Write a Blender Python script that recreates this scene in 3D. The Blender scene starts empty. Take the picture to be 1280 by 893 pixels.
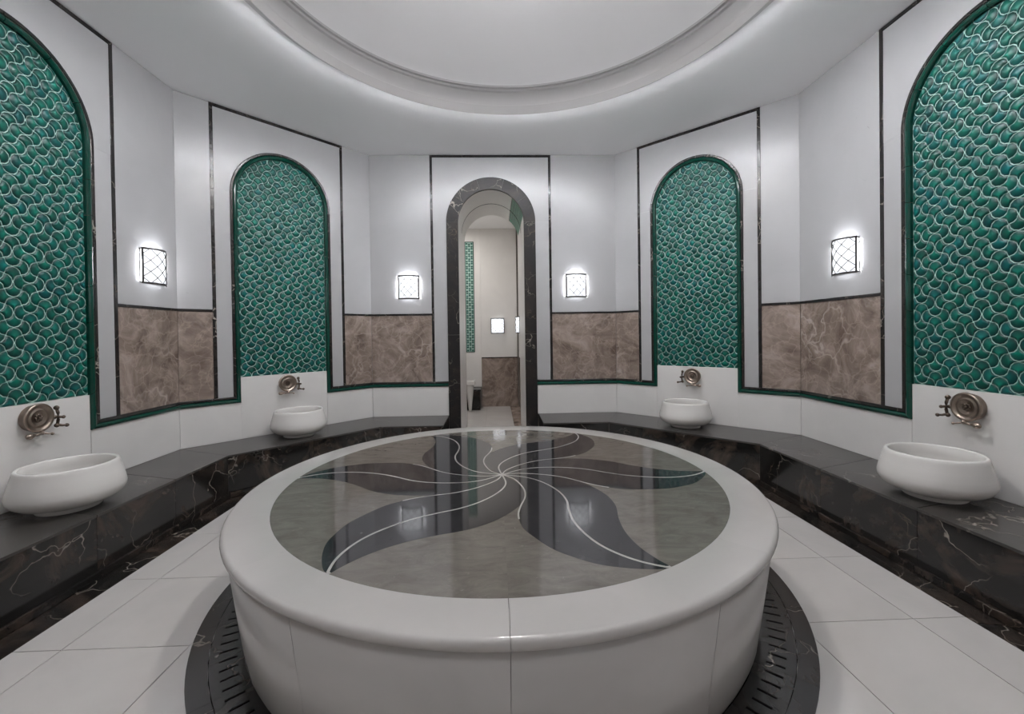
import bpy, bmesh, math, random
from mathutils import Vector, Matrix
random.seed(7)
PI = math.pi
SC = bpy.context.scene
COL = SC.collection

# ------------------------------------------------------------------ camera, world, exposure
EYE = 1.25                                   # eye height above the floor
F_PX, PPX, PPY = 540.0, 636.63, 424.58       # focal length and principal point, 1280x893 frame
YAW, PITCH, ROLL = -0.0335, -0.0101, 0.014
def cam_dir(r, f, u):
    cp, sp = math.cos(PITCH), math.sin(PITCH)
    f, u = cp*f - sp*u, sp*f + cp*u
    cy, sy = math.cos(YAW), math.sin(YAW)
    return Vector((cy*r - sy*f, sy*r + cy*f, u))
cr, sr = math.cos(ROLL), math.sin(ROLL)
cam_right, cam_up, cam_fwd = cam_dir(cr, 0, -sr), cam_dir(sr, 0, cr), cam_dir(0, 1, 0)
cam_data = bpy.data.cameras.new('camera')
cam = bpy.data.objects.new('camera', cam_data); COL.objects.link(cam)
m = Matrix.Identity(4)
for i in range(3):
    m[i][0], m[i][1], m[i][2] = cam_right[i], cam_up[i], -cam_fwd[i]
m[0][3], m[1][3], m[2][3] = 0.047, -5.0, EYE
cam.matrix_world = m
cam_data.sensor_fit = 'HORIZONTAL'; cam_data.sensor_width = 36.0
cam_data.lens = F_PX/1280*36.0
cam_data.shift_x = (640 - PPX)/1280; cam_data.shift_y = (PPY - 446.5)/1280
cam_data.clip_start = 0.02; cam_data.clip_end = 60
SC.camera = cam

world = bpy.data.worlds.new('world'); SC.world = world; world.use_nodes = True
world.node_tree.nodes['Background'].inputs[0].default_value = (0.8, 0.85, 1, 1)
world.node_tree.nodes['Background'].inputs[1].default_value = 0.02
SC.view_settings.view_transform = 'Standard'; SC.view_settings.look = 'None'
SC.view_settings.gamma = 1.0; SC.view_settings.use_curve_mapping = False
SC.view_settings.exposure = 0.30
LAMP = 0.95           # emission of the sconce glass
UPLIGHT = 22.0       # emission of the open tops of the sconces
DOWNLIGHT = 8.00      # emission of their open bottoms
FILL_STRIP = 165.00         # emission of the hidden strip added outside the dome ring to fill the walls
FILL_BEYOND = 36.0        # emission of the unseen lamp added to light the room beyond
FILL_SLIT = 75.00          # emission of the glow strips added at the sconce sides
FILL_BOTTOM = 240.00   # emission of the added fill pendant's bottom glass
FILL_UP = 38.00       # emission of the added pendant's top, filling the dome
FILL_DRUM = 1.0     # emission of the added pendant's glass drum

# ------------------------------------------------------------------ materials
def srgb(r, g, b):
    f = lambda c: (c/255/12.92) if c <= 10 else ((c/255 + 0.055)/1.055)**2.4
    return (f(r), f(g), f(b), 1)
class NT:
    def __init__(s, name):
        s.mat = bpy.data.materials.new(name); s.mat.use_nodes = True
        s.nt = s.mat.node_tree; s.bsdf = s.nt.nodes['Principled BSDF']
    def n(s, typ, **kw):
        x = s.nt.nodes.new(typ)
        for k, v in kw.items(): setattr(x, k, v)
        return x
    def link(s, a, b): s.nt.links.new(a, b)
    def set(s, **kw):
        for k, v in kw.items(): s.bsdf.inputs[k.replace('_', ' ')].default_value = v
    def coords(s, scale=1.0, rand=True):
        g = s.n('ShaderNodeNewGeometry')
        mp = s.n('ShaderNodeMapping'); s.link(g.outputs['Position'], mp.inputs[0])
        mp.inputs['Scale'].default_value = (scale,)*3 if not isinstance(scale, tuple) else scale
        if rand:
            oi = s.n('ShaderNodeObjectInfo'); mu = s.n('ShaderNodeVectorMath', operation='SCALE')
            cx = s.n('ShaderNodeCombineXYZ')
            for i in range(3): s.link(oi.outputs['Random'], cx.inputs[i])
            s.link(cx.outputs[0], mu.inputs[0]); mu.inputs[3].default_value = 37.0
            s.link(mu.outputs[0], mp.inputs['Location'])
        return mp.outputs[0]
    def noise(s, vec, scale, detail=6, rough=0.6, dist=0.0):
        x = s.n('ShaderNodeTexNoise'); s.link(vec, x.inputs['Vector'])
        x.inputs['Scale'].default_value = scale; x.inputs['Detail'].default_value = detail
        x.inputs['Roughness'].default_value = rough; x.inputs['Distortion'].default_value = dist
        return x.outputs['Fac']
    def ramp(s, fac, stops, interp='LINEAR'):
        x = s.n('ShaderNodeValToRGB'); s.link(fac, x.inputs[0]); cr_ = x.color_ramp; cr_.interpolation = interp
        while len(cr_.elements) < len(stops): cr_.elements.new(0.5)
        for e, (p, c) in zip(cr_.elements, stops):
            e.position = p; e.color = c if isinstance(c, tuple) else (c, c, c, 1)
        return x.outputs['Color']
    def mix(s, fac, a, b, mode='MIX'):
        x = s.n('ShaderNodeMix', data_type='RGBA', blend_type=mode)
        for sock, v in ((x.inputs[0], fac), (x.inputs[6], a), (x.inputs[7], b)):
            if isinstance(v, (tuple, float, int)): sock.default_value = v
            else: s.link(v, sock)
        return x.outputs[2]
    def vein(s, vec, scale, warp, wscale, width):
        """thin line network: ridge of a distorted noise"""
        n1 = s.n('ShaderNodeTexNoise'); s.link(vec, n1.inputs['Vector']); n1.inputs['Scale'].default_value = wscale
        n1.inputs['Detail'].default_value = 4
        sub = s.n('ShaderNodeVectorMath', operation='MULTIPLY_ADD')
        s.link(n1.outputs['Color'], sub.inputs[0]); sub.inputs[1].default_value = (warp,)*3; s.link(vec, sub.inputs[2])
        v = s.n('ShaderNodeTexVoronoi', feature='DISTANCE_TO_EDGE'); s.link(sub.outputs[0], v.inputs['Vector'])
        v.inputs['Scale'].default_value = scale
        return s.ramp(v.outputs['Distance'], [(0.0, 1.0), (width, 0.0)])
    def color(s, c): s.link(c, s.bsdf.inputs['Base Color'])
    def bump(s, fac, strength, dist=0.01):
        b = s.n('ShaderNodeBump'); b.inputs['Strength'].default_value = strength; b.inputs['Distance'].default_value = dist
        s.link(fac, b.inputs['Height']); s.link(b.outputs[0], s.bsdf.inputs['Normal'])

def mat_white(name, base, rough, fleck=0.5, cloud=0.06):
    t = NT(name); v = t.coords()
    d = tuple(c*(1-cloud) for c in base[:3]) + (1,)
    cl = t.ramp(t.noise(v, 2.2, 5, 0.55, 0.6), [(0.35, d), (0.65, base)])
    fm = t.ramp(t.noise(v, 9, 8, 0.72, 1.5), [(0.66, 0.0), (0.74, 1.0)])
    gate = t.ramp(t.noise(v, 1.7, 2, 0.5), [(0.52, 0.0), (0.66, fleck)])
    mul = t.n('ShaderNodeMath', operation='MULTIPLY'); t.link(fm, mul.inputs[0]); t.link(gate, mul.inputs[1])
    t.color(t.mix(mul.outputs[0], cl, srgb(120, 112, 108)))
    t.set(Roughness=rough, IOR=1.5)
    return t.mat
M = {}
M['white'] = mat_white('white_marble_honed', (0.42, 0.415, 0.417, 1), 0.28, 0.85)
M['wains'] = mat_white('white_marble_wainscot', (0.73, 0.71, 0.69, 1), 0.30, 0.25)
M['floorw'] = mat_white('white_marble_floor', (0.56, 0.535, 0.515, 1), 0.17, 0.3, 0.08)
M['slabw'] = mat_white('white_marble_slab', (0.50, 0.482, 0.465, 1), 0.16, 0.3, 0.07)
M['basin'] = mat_white('white_marble_basin', (0.70, 0.68, 0.655, 1), 0.22, 0.1, 0.03)

def mat_plaster(name, c):
    t = NT(name); v = t.coords()
    d = tuple(x*0.985 for x in c[:3])+(1,)
    t.color(t.ramp(t.noise(v, 1.5, 3, 0.5), [(0.35, d), (0.65, c)])); t.set(Roughness=0.85); return t.mat
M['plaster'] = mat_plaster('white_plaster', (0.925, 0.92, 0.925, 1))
M['cornice'] = mat_plaster('grey_painted_cornice', (0.64, 0.63, 0.63, 1))  # cornice a darker grey than the ceiling and dome

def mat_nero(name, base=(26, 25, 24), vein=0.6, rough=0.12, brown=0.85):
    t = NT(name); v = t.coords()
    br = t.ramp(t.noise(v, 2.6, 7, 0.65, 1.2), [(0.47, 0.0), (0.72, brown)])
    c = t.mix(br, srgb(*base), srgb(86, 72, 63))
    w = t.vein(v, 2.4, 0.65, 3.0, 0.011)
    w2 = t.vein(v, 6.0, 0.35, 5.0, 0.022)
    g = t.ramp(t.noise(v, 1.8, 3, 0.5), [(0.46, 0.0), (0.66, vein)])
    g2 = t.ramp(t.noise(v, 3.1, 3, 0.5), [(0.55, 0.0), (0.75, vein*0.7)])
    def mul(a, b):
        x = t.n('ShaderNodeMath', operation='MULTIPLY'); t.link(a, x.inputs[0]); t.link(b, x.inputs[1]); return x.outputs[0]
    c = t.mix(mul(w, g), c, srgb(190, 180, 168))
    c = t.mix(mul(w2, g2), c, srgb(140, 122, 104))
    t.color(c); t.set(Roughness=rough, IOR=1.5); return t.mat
M['nero'] = mat_nero('black_marble_veined')
M['nero_liner'] = mat_nero('black_marble_liner', (30, 28, 28), 0.75, 0.22, 0.25)
M['nero_door'] = mat_nero('black_marble_surround', (34, 32, 32), 0.75, 0.42, 0.25)
M['nero_door'].node_tree.nodes['Principled BSDF'].inputs['IOR'].default_value = 1.36
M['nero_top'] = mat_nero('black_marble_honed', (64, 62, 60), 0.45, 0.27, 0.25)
M['nero_ring'] = mat_nero('black_marble_drain', (40, 39, 39), 0.55, 0.20, 0.2)

def mat_emperador():
    t = NT('brown_emperador_marble'); v = t.coords()
    n = t.noise(v, 3.4, 9, 0.66, 1.4)
    c = t.ramp(n, [(0.34, srgb(98, 84, 75)), (0.50, srgb(132, 117, 107)), (0.66, srgb(160, 145, 136))])
    a = t.vein(v, 3.2, 0.9, 2.2, 0.045); a2 = t.vein(v, 6.5, 0.5, 3.5, 0.05)
    g = t.ramp(t.noise(v, 1.6, 3, 0.5), [(0.44, 0.0), (0.70, 0.5)])
    x = t.n('ShaderNodeMath', operation='MULTIPLY'); t.link(a, x.inputs[0]); t.link(g, x.inputs[1])
    c = t.mix(x.outputs[0], c, srgb(205, 192, 183))
    y = t.n('ShaderNodeMath', operation='MULTIPLY'); t.link(a2, y.inputs[0]); y.inputs[1].default_value = 0.30
    c = t.mix(y.outputs[0], c, srgb(182, 166, 154))
    t.color(c); t.set(Roughness=0.22, IOR=1.5); return t.mat
M['brown'] = mat_emperador()

def mat_glaze():
    t = NT('green_crackle_glaze')
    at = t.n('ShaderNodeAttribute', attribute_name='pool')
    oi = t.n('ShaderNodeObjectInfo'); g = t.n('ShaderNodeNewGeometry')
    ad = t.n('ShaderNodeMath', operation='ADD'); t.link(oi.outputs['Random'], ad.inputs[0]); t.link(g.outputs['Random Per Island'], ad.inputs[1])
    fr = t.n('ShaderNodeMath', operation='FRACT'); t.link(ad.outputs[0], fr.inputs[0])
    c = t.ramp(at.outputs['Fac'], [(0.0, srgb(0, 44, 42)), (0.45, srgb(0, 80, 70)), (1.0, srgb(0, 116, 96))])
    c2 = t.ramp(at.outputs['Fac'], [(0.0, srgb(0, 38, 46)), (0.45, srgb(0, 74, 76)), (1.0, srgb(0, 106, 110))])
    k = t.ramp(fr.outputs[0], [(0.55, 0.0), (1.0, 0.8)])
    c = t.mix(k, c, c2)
    wn = t.n('ShaderNodeTexWhiteNoise', noise_dimensions='1D'); t.link(fr.outputs[0], wn.inputs['W'])
    sh = t.ramp(wn.outputs['Value'], [(0.0, 0.62), (1.0, 1.15)])
    c = t.mix(1.0, c, sh, 'MULTIPLY')
    t.color(c); t.set(Roughness=0.36, IOR=1.42)
    return t.mat
M['glaze'] = mat_glaze()
def plain(name, col, rough, metal=0.0):
    t = NT(name); v = t.coords(1.0)
    n = t.noise(v, 14, 5, 0.6)
    d = tuple(c*0.8 for c in col[:3]) + (1,)
    t.color(t.ramp(n, [(0.35, d), (0.65, col)])); t.set(Roughness=rough, Metallic=metal); return t.mat
M['grout'] = plain('pale_green_grout', srgb(158, 190, 180), 0.7)
M['joint'] = plain('grey_joint', srgb(150, 142, 136), 0.8)
M['floor_joint'] = plain('dark_floor_joint', srgb(96, 90, 86), 0.8)
M['green_trim'] = plain('green_trim_glaze', srgb(4, 62, 50), 0.15)
M['green_vault'] = plain('green_vault_glaze', srgb(24, 118, 96), 0.4)
M['green_joint'] = plain('green_trim_joint', srgb(60, 120, 100), 0.6)
M['bronze'] = plain('aged_bronze', srgb(170, 155, 143), 0.30, 1.0)
M['bronze_dark'] = plain('dark_bronze', srgb(112, 99, 89), 0.38, 1.0)
M['lamp_metal'] = plain('dark_lamp_metal', srgb(58, 54, 53), 0.5, 0.3)
M['void'] = plain('drain_channel', srgb(2, 2, 2), 1.0)  # near-black sheet standing in for the shade deep in the drain slots
M['void'].node_tree.nodes['Principled BSDF'].inputs['Specular IOR Level'].default_value = 0.0
M['inlay_line'] = plain('white_inlay_line', srgb(190, 188, 184), 0.10)
def mat_stone(name, a, b, rough, streak):
    t = NT(name); v = t.coords((1.0, 2.2, 1.0))
    n = t.noise(v, 7, 9, 0.7, 0.8)
    c = t.ramp(n, [(0.30, srgb(*a)), (0.70, srgb(*b))])
    f = t.ramp(t.noise(v, 26, 6, 0.75, 1.0), [(0.60, 0.0), (0.75, streak)])
    t.color(t.mix(f, c, srgb(176, 172, 164))); t.set(Roughness=rough, IOR=1.5); return t.mat
M['inlay_grey'] = mat_stone('grey_inlay_stone', (98, 93, 88), (124, 119, 112), 0.07, 0.35)
M['petal'] = mat_stone('dark_petal_stone', (40, 40, 43), (58, 57, 60), 0.06, 0.15)
def mat_lamp(name='lit_sconce_glass', power=LAMP, ca=(0.80, 0.84, 0.92, 1), cb=(0.97, 0.98, 1.0, 1)):
    t = NT(name); v = t.coords(1.0, False)
    n = t.ramp(t.noise(v, 30, 4, 0.6), [(0.3, ca), (0.7, cb)])
    t.set(Base_Color=(0.8, 0.8, 0.8, 1), Roughness=0.5, Emission_Strength=power)
    t.link(n, t.bsdf.inputs['Emission Color']); return t.mat
M['lamp'] = mat_lamp()
M['lamp_up'] = mat_lamp('lit_sconce_top', UPLIGHT, (0.90, 0.93, 1, 1), (0.90, 0.93, 1, 1))
M['lamp_down'] = mat_lamp('lit_sconce_bottom', DOWNLIGHT)
M['lamp_strip'] = mat_lamp('lit_strip', FILL_STRIP, (0.93, 0.95, 1, 1), (0.93, 0.95, 1, 1))
M['lamp_beyond'] = mat_lamp('lit_ceiling_lamp', FILL_BEYOND, (1, 0.97, 0.93, 1), (1, 0.97, 0.93, 1))
M['lamp_slit'] = mat_lamp('lit_sconce_slit', FILL_SLIT, (0.93, 0.95, 1, 1), (0.93, 0.95, 1, 1))
M['lamp_dome_bottom'] = mat_lamp('lit_pendant_bottom', FILL_BOTTOM, (1, 0.965, 0.94, 1), (1, 0.965, 0.94, 1))
M['lamp_dome_up'] = mat_lamp('lit_pendant_top', FILL_UP, (0.97, 0.97, 1, 1), (0.97, 0.97, 1, 1))
M['lamp_dome'] = mat_lamp('lit_dome_lamp', FILL_DRUM, (1, 0.965, 0.94, 1), (1, 0.965, 0.94, 1))

# ------------------------------------------------------------------ mesh helpers
def link(o, parent=None):
    COL.objects.link(o)
    if parent is not None: o.parent = parent
    return o
def mesh(name, verts, faces, mat, smooth=False):
    me = bpy.data.meshes.new(name); me.from_pydata(verts, [], faces); me.validate(); me.update()
    bm = bmesh.new(); bm.from_mesh(me); bmesh.ops.recalc_face_normals(bm, faces=bm.faces); bm.to_mesh(me); bm.free()
    if mat: me.materials.append(M[mat] if isinstance(mat, str) else mat)
    if smooth:
        for p in me.polygons: p.use_smooth = True
    return me
def obj(name, me, parent=None, loc=None, rotz=None):
    o = bpy.data.objects.new(name, me)
    if loc is not None: o.location = loc
    if rotz is not None: o.rotation_euler = (0, 0, rotz)
    return link(o, parent)
def tag(o, label, cat, group=None):
    o['label'] = label; o['category'] = cat
    if group: o['group'] = group
    return o
def struct(o): o['kind'] = 'structure'; return o
def thing(name, label, cat, loc=(0, 0, 0), rotz=0.0, group=None):
    o = bpy.data.objects.new(name, None); o.empty_display_size = 0.1
    o.location = loc; o.rotation_euler = (0, 0, rotz)
    return tag(link(o), label, cat, group)
def poly_area(p): return 0.5*sum(p[i][0]*p[(i+1) % len(p)][1]-p[(i+1) % len(p)][0]*p[i][1] for i in range(len(p)))
def prism_xz(poly, y0, y1):
    """polygon in (x,z), from y0 (front, room side) to y1 (back)"""
    n = len(poly)
    v = [(x, y0, z) for x, z in poly] + [(x, y1, z) for x, z in poly]
    f = [tuple(range(n)), tuple(range(2*n-1, n-1, -1))] + [(i, n+i, n+(i+1) % n, (i+1) % n) for i in range(n)]
    return v, f
def prism_xy(poly, z0, z1):
    n = len(poly)
    v = [(x, y, z0) for x, y in poly] + [(x, y, z1) for x, y in poly]
    f = [tuple(range(n-1, -1, -1)), tuple(range(n, 2*n))] + [(i, (i+1) % n, n+(i+1) % n, n+i) for i in range(n)]
    return v, f
def box(x0, x1, y0, y1, z0, z1): return prism_xy([(x0, y0), (x1, y0), (x1, y1), (x0, y1)], z0, z1)
def bevel_mesh(me, w, seg=1):
    bm = bmesh.new(); bm.from_mesh(me)
    ed = [e for e in bm.edges if len(e.link_faces) == 2 and e.calc_face_angle(0) > 0.6]
    bmesh.ops.bevel(bm, geom=ed, offset=w, segments=seg, affect='EDGES', profile=0.6)
    bm.to_mesh(me); bm.free(); return me
def lathe(profile, n=48, a0=0.0, a1=2*PI, axis='z'):
    """profile [(r, h)]; closed ring when full turn"""
    full = abs(a1-a0-2*PI) < 1e-6; k = n if full else n+1
    v, f = [], []
    for i in range(k):
        a = a0+(a1-a0)*i/n
        for r, h in profile: v.append((r*math.cos(a), r*math.sin(a), h) if axis == 'z' else (r*math.cos(a), -h, r*math.sin(a)))
    L = len(profile)
    for i in range(n):
        j = (i+1) % k
        for q in range(L-1):
            f.append((i*L+q, j*L+q, j*L+q+1, i*L+q+1))
    return v, f
def tube(path, radii, n=8):
    v, f = [], []
    P = [Vector(p) for p in path]
    if not isinstance(radii, (list, tuple)): radii = [radii]*len(P)
    for i, p in enumerate(P):
        t = (P[min(i+1, len(P)-1)]-P[max(i-1, 0)]).normalized()
        a = t.cross(Vector((0, 0, 1)))
        if a.length < 0.05: a = t.cross(Vector((1, 0, 0)))
        a.normalize(); b = t.cross(a)
        for k in range(n):
            q = p+(a*math.cos(2*PI*k/n)+b*math.sin(2*PI*k/n))*radii[i]; v.append(tuple(q))
    for i in range(len(P)-1):
        for k in range(n): f.append((i*n+k, i*n+(k+1) % n, (i+1)*n+(k+1) % n, (i+1)*n+k))
    f.append(tuple(range(n-1, -1, -1))); f.append(tuple(range((len(P)-1)*n, len(P)*n)))
    return v, f
def ball(c, r, n=10, sx=1, sy=1, sz=1):
    prof = [(max(1e-4, math.sin(PI*i/6)), -math.cos(PI*i/6)) for i in range(7)]
    v, f = lathe(prof, n)
    return [(c[0]+x*r*sx, c[1]+y*r*sy, c[2]+z*r*sz) for x, y, z in v], f
def join(*parts):
    V, Fc = [], []
    for v, f in parts:
        o = len(V); V += v; Fc += [tuple(i+o for i in q) for q in f]
    return V, Fc

# ------------------------------------------------------------------ room plan  (x right, y away from the camera, floor at z = 0)
ZC = 3.329                       # ceiling
Z_BENCH, Z_G, Z_T = 0.332, 0.667, 0.727   # bench top, green trim bottom, trim top
Z_DADO = 1.500
BL, BR = (-1.3611, 0.0), (1.4622, 0.0)
SL, SR = (-2.5946, -1.3039), (2.7369, -1.2834)
FL, FR = (-2.5946, -3.796), (2.7369, -4.200)
GL, GR = (-1.36, -5.10), (1.46, -5.46)
RCX, RCY = 0.0757, -2.639        # slab centre
G_SC = 'liner'

def wall_root(name, p, q, poly=None):
    """p -> q runs left to right as seen from the room; local X along, Y into the wall"""
    L = math.hypot(q[0]-p[0], q[1]-p[1]); a = math.atan2(q[1]-p[1], q[0]-p[0])
    if poly is None: poly = [(-0.06, -0.05), (L+0.06, -0.05), (L+0.06, ZC+0.02), (-0.06, ZC+0.02)]
    o = obj(name, mesh(name, *prism_xz(poly, 0.031, 0.16), 'joint'), None, (p[0], p[1], 0), a)
    return struct(o), L
def slab(w, name, poly, mat, y0=0.0, y1=0.03, bev=0.0012):
    me = mesh(name, *prism_xz(poly, y0, y1), mat)
    if bev: bevel_mesh(me, bev)
    return obj(name, me, w)
def rect(x0, x1, z0, z1): return [(x0, z0), (x1, z0), (x1, z1), (x0, z1)]
LW = 0.028          # liner width
def strip(w, x0, x1):
    """plain strip beside a framed panel: white above, liner, brown marble below"""
    slab(w, 'marble_panel', rect(x0, x1, Z_DADO+0.011, ZC-0.001), 'white')
    slab(w, 'dado_liner', rect(x0, x1, Z_DADO-0.010, Z_DADO+0.010), 'nero_liner', -0.004)
    slab(w, 'dado_panel', rect(x0+0.0005, x1-0.0005, Z_T+0.0005, Z_DADO-0.011), 'brown', 0.002)
def ribbon(pts, dirs, d0, d1, prof):
    """pts on the opening edge, dirs = outward offset direction; cross-section prof [(t 0..1, y)]"""
    v, f = [], []; k = len(prof)
    for (x, z), (dx, dz) in zip(pts, dirs):
        for t, y in prof:
            d = d0+(d1-d0)*t; v.append((x+dx*d, y, z+dz*d))
    n = len(pts)
    for i in range(n-1):
        for j in range(k-1): f.append((i*k+j, (i+1)*k+j, (i+1)*k+j+1, i*k+j+1))
    f.append(tuple(range(k))); f.append(tuple(range((n-1)*k, n*k))[::-1])
    return v, f
PENCIL = [(0, 0.03), (0, -0.002), (0.18, -0.011), (0.5, -0.015), (0.82, -0.011), (1, -0.002), (1, 0.03)]
FLAT = [(0, 0.03), (0, -0.006), (0.15, -0.008), (0.85, -0.008), (1, -0.006), (1, 0.03)]
GW = 0.036; TOT = Z_T-Z_G
def edge_trim(w, segs):
    """segs: list of (pts, dirs) polylines; each cut into pieces of trim and liner"""
    for pts, dirs in segs:
        for d0, d1, prof, mat, nm, step in ((0.0005, GW, PENCIL, 'green_trim', 'trim_piece', 0.235), (GW+0.001, TOT, FLAT, 'nero_liner', 'edge_liner', 0.9)):
            acc = [0.0]
            for i in range(len(pts)-1): acc.append(acc[-1]+math.hypot(pts[i+1][0]-pts[i][0], pts[i+1][1]-pts[i][1]))
            T = acc[-1]; n = max(1, round(T/step)); gap = 0.0016
            def at(s):
                s = min(max(s, 0), T)
                for i in range(len(acc)-1):
                    if s <= acc[i+1]+1e-9:
                        t = (s-acc[i])/max(1e-9, acc[i+1]-acc[i])
                        return tuple((pts[i][q]*(1-t)+pts[i+1][q]*t) for q in (0, 1)), tuple((dirs[i][q]*(1-t)+dirs[i+1][q]*t) for q in (0, 1))
            for k in range(n):
                s0 = T*k/n+(gap if k else 0); s1 = T*(k+1)/n-(gap if k < n-1 else 0)
                ss = [s0]+[a for a in acc if s0+1e-4 < a < s1-1e-4]+[s1]
                pd = [at(s) for s in ss]
                me = mesh(nm, *ribbon([p for p, d in pd], [d for p, d in pd], d0, d1, prof), mat)
                obj(nm, me, w)
def arc(cx, cz, r, a0, a1, n): return [(cx+r*math.cos(a0+(a1-a0)*i/n), cz+r*math.sin(a0+(a1-a0)*i/n)) for i in range(n+1)]

TILE_Z0 = 0.897
def niche_wall(w, L, sc, hf, hi, apex):
    """framed panel with an arched tile field; hi = half width of the tile field, apex = top of the outer liner"""
    ho = hi+TOT; zs = apex-ho
    f0, f1 = sc-hf, sc+hf
    strip(w, 0.0, f0-LW/2); strip(w, f1+LW/2, L)
    outer = arc(sc, zs, ho+0.0005, PI, 0, 28)
    z0 = Z_T+0.0005; zt = ZC-0.016-LW/2
    # white panel in three stones: two legs and the arch head
    slab(w, 'marble_panel', rect(f0+LW/2, sc-ho-0.0005, z0, zs-0.0005), 'white')
    slab(w, 'marble_panel', rect(sc+ho+0.0005, f1-LW/2, z0, zs-0.0005), 'white')
    slab(w, 'marble_panel', [(f0+LW/2, zs+0.0002)]+outer+[(f1-LW/2, zs+0.0002), (f1-LW/2, zt), (f0+LW/2, zt)], 'white', bev=0)
    for x in (f0, f1): slab(w, 'frame_liner', rect(x-LW/2+0.0003, x+LW/2-0.0003, Z_T, zt+LW), 'nero_liner', -0.004)
    slab(w, 'frame_liner', rect(f0+LW/2, f1-LW/2, zt+0.0003, zt+LW), 'nero_liner', -0.004)
    # wainscot stones
    cuts = [0.0, sc-hi, sc+hi, L]
    for a, b in zip(cuts[:-1], cuts[1:]):
        top = TILE_Z0 if a == cuts[1] else Z_G
        slab(w, 'wainscot_slab', rect(a+0.0006, b-0.0006, Z_BENCH+0.0005, top), 'wains', 0.0 if top == Z_G else 0.004)
    # trim around the opening
    A = [(sc-hi, zs), ]
    segs = [([(0, Z_G), (sc-hi, Z_G)], [(0, 1), (-1, 1)]),
            ([(sc-hi, Z_G), (sc-hi, zs)], [(-1, 1), (-1, 0)]),
            (arc(sc, zs, hi, PI, 0, 40), [(math.cos(PI-PI*i/40), math.sin(PI-PI*i/40)) for i in range(41)]),
            ([(sc+hi, zs), (sc+hi, Z_G)], [(1, 0), (1, 1)]),
            ([(sc+hi, Z_G), (L, Z_G)], [(1, 1), (0, 1)])]
    edge_trim(w, segs)
    return zs

# ---- tiles: fish-scale tiles in four turns; the cells meet on a square grid of pitch P
P = 0.0847
def scale_outline(k, m_, c):
    """tile bulging towards +z, semicircle about the origin (radius P/2), tip at (0,-P/2)"""
    r = P/2; pts = [(r*math.cos(PI*i/k), r*math.sin(PI*i/k)) for i in range(k+1)]
    left = [(-r+r*math.cos(PI/2-PI/2*i/m_), -r+r*math.sin(PI/2-PI/2*i/m_)) for i in range(1, m_+1)]
    right = [(r+r*math.cos(PI+(-PI/2)*i/m_), -r+r*math.sin(PI-PI/2*i/m_)) for i in range(1, m_)]
    out = pts+left+right
    return [(x*c, (z+0.04*P)*c-0.04*P) for x, z in out]
BASE = scale_outline(6, 3, 0.915)
def tile_mesh(name, outline, ctr):
    n = len(outline); v = []; pool = []
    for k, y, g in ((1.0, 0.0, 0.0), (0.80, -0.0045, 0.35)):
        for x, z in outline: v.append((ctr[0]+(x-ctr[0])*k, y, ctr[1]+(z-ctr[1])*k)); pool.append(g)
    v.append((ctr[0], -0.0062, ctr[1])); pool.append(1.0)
    f = [(i, (i+1) % n, n+(i+1) % n, n+i) for i in range(n)]+[(n+i, n+(i+1) % n, 2*n) for i in range(n)]
    return v, f, pool
def set_pool(me, pool):
    at = me.attributes.new('pool', 'FLOAT', 'POINT'); at.data.foreach_set('value', pool)
def clip(poly, planes):
    for (px, pz, nx, nz) in planes:          # keep (p - P).n <= 0
        out = []
        for i in range(len(poly)):
            a, b = poly[i], poly[(i+1) % len(poly)]
            da = (a[0]-px)*nx+(a[1]-pz)*nz; db = (b[0]-px)*nx+(b[1]-pz)*nz
            if da <= 0: out.append(a)
            if (da < 0 < db) or (db < 0 < da):
                t = da/(da-db); out.append((a[0]+(b[0]-a[0])*t, a[1]+(b[1]-a[1])*t))
        poly = out
        if len(poly) < 3: return []
    return poly
def project(wp):
    d = wp-Vector((0.047, -5.0, EYE)); z = d.dot(cam_fwd)
    if z < 0.05: return None
    return (PPX+F_PX*d.dot(cam_right)/z, PPY-F_PX*d.dot(cam_up)/z, z)
TURN = [0, PI/2, PI, -PI/2]
def rot2(p, a): c, s = math.cos(a), math.sin(a); return (p[0]*c-p[1]*s, p[0]*s+p[1]*c)
TILE_ME = []
for a in TURN:
    o_ = [rot2(p, a) for p in BASE]; v, f, pl = tile_mesh('tile', o_, rot2((0, -0.04*P), a))
    me = mesh('tile', v, f, 'glaze', True); set_pool(me, pl); TILE_ME.append(me)
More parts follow.
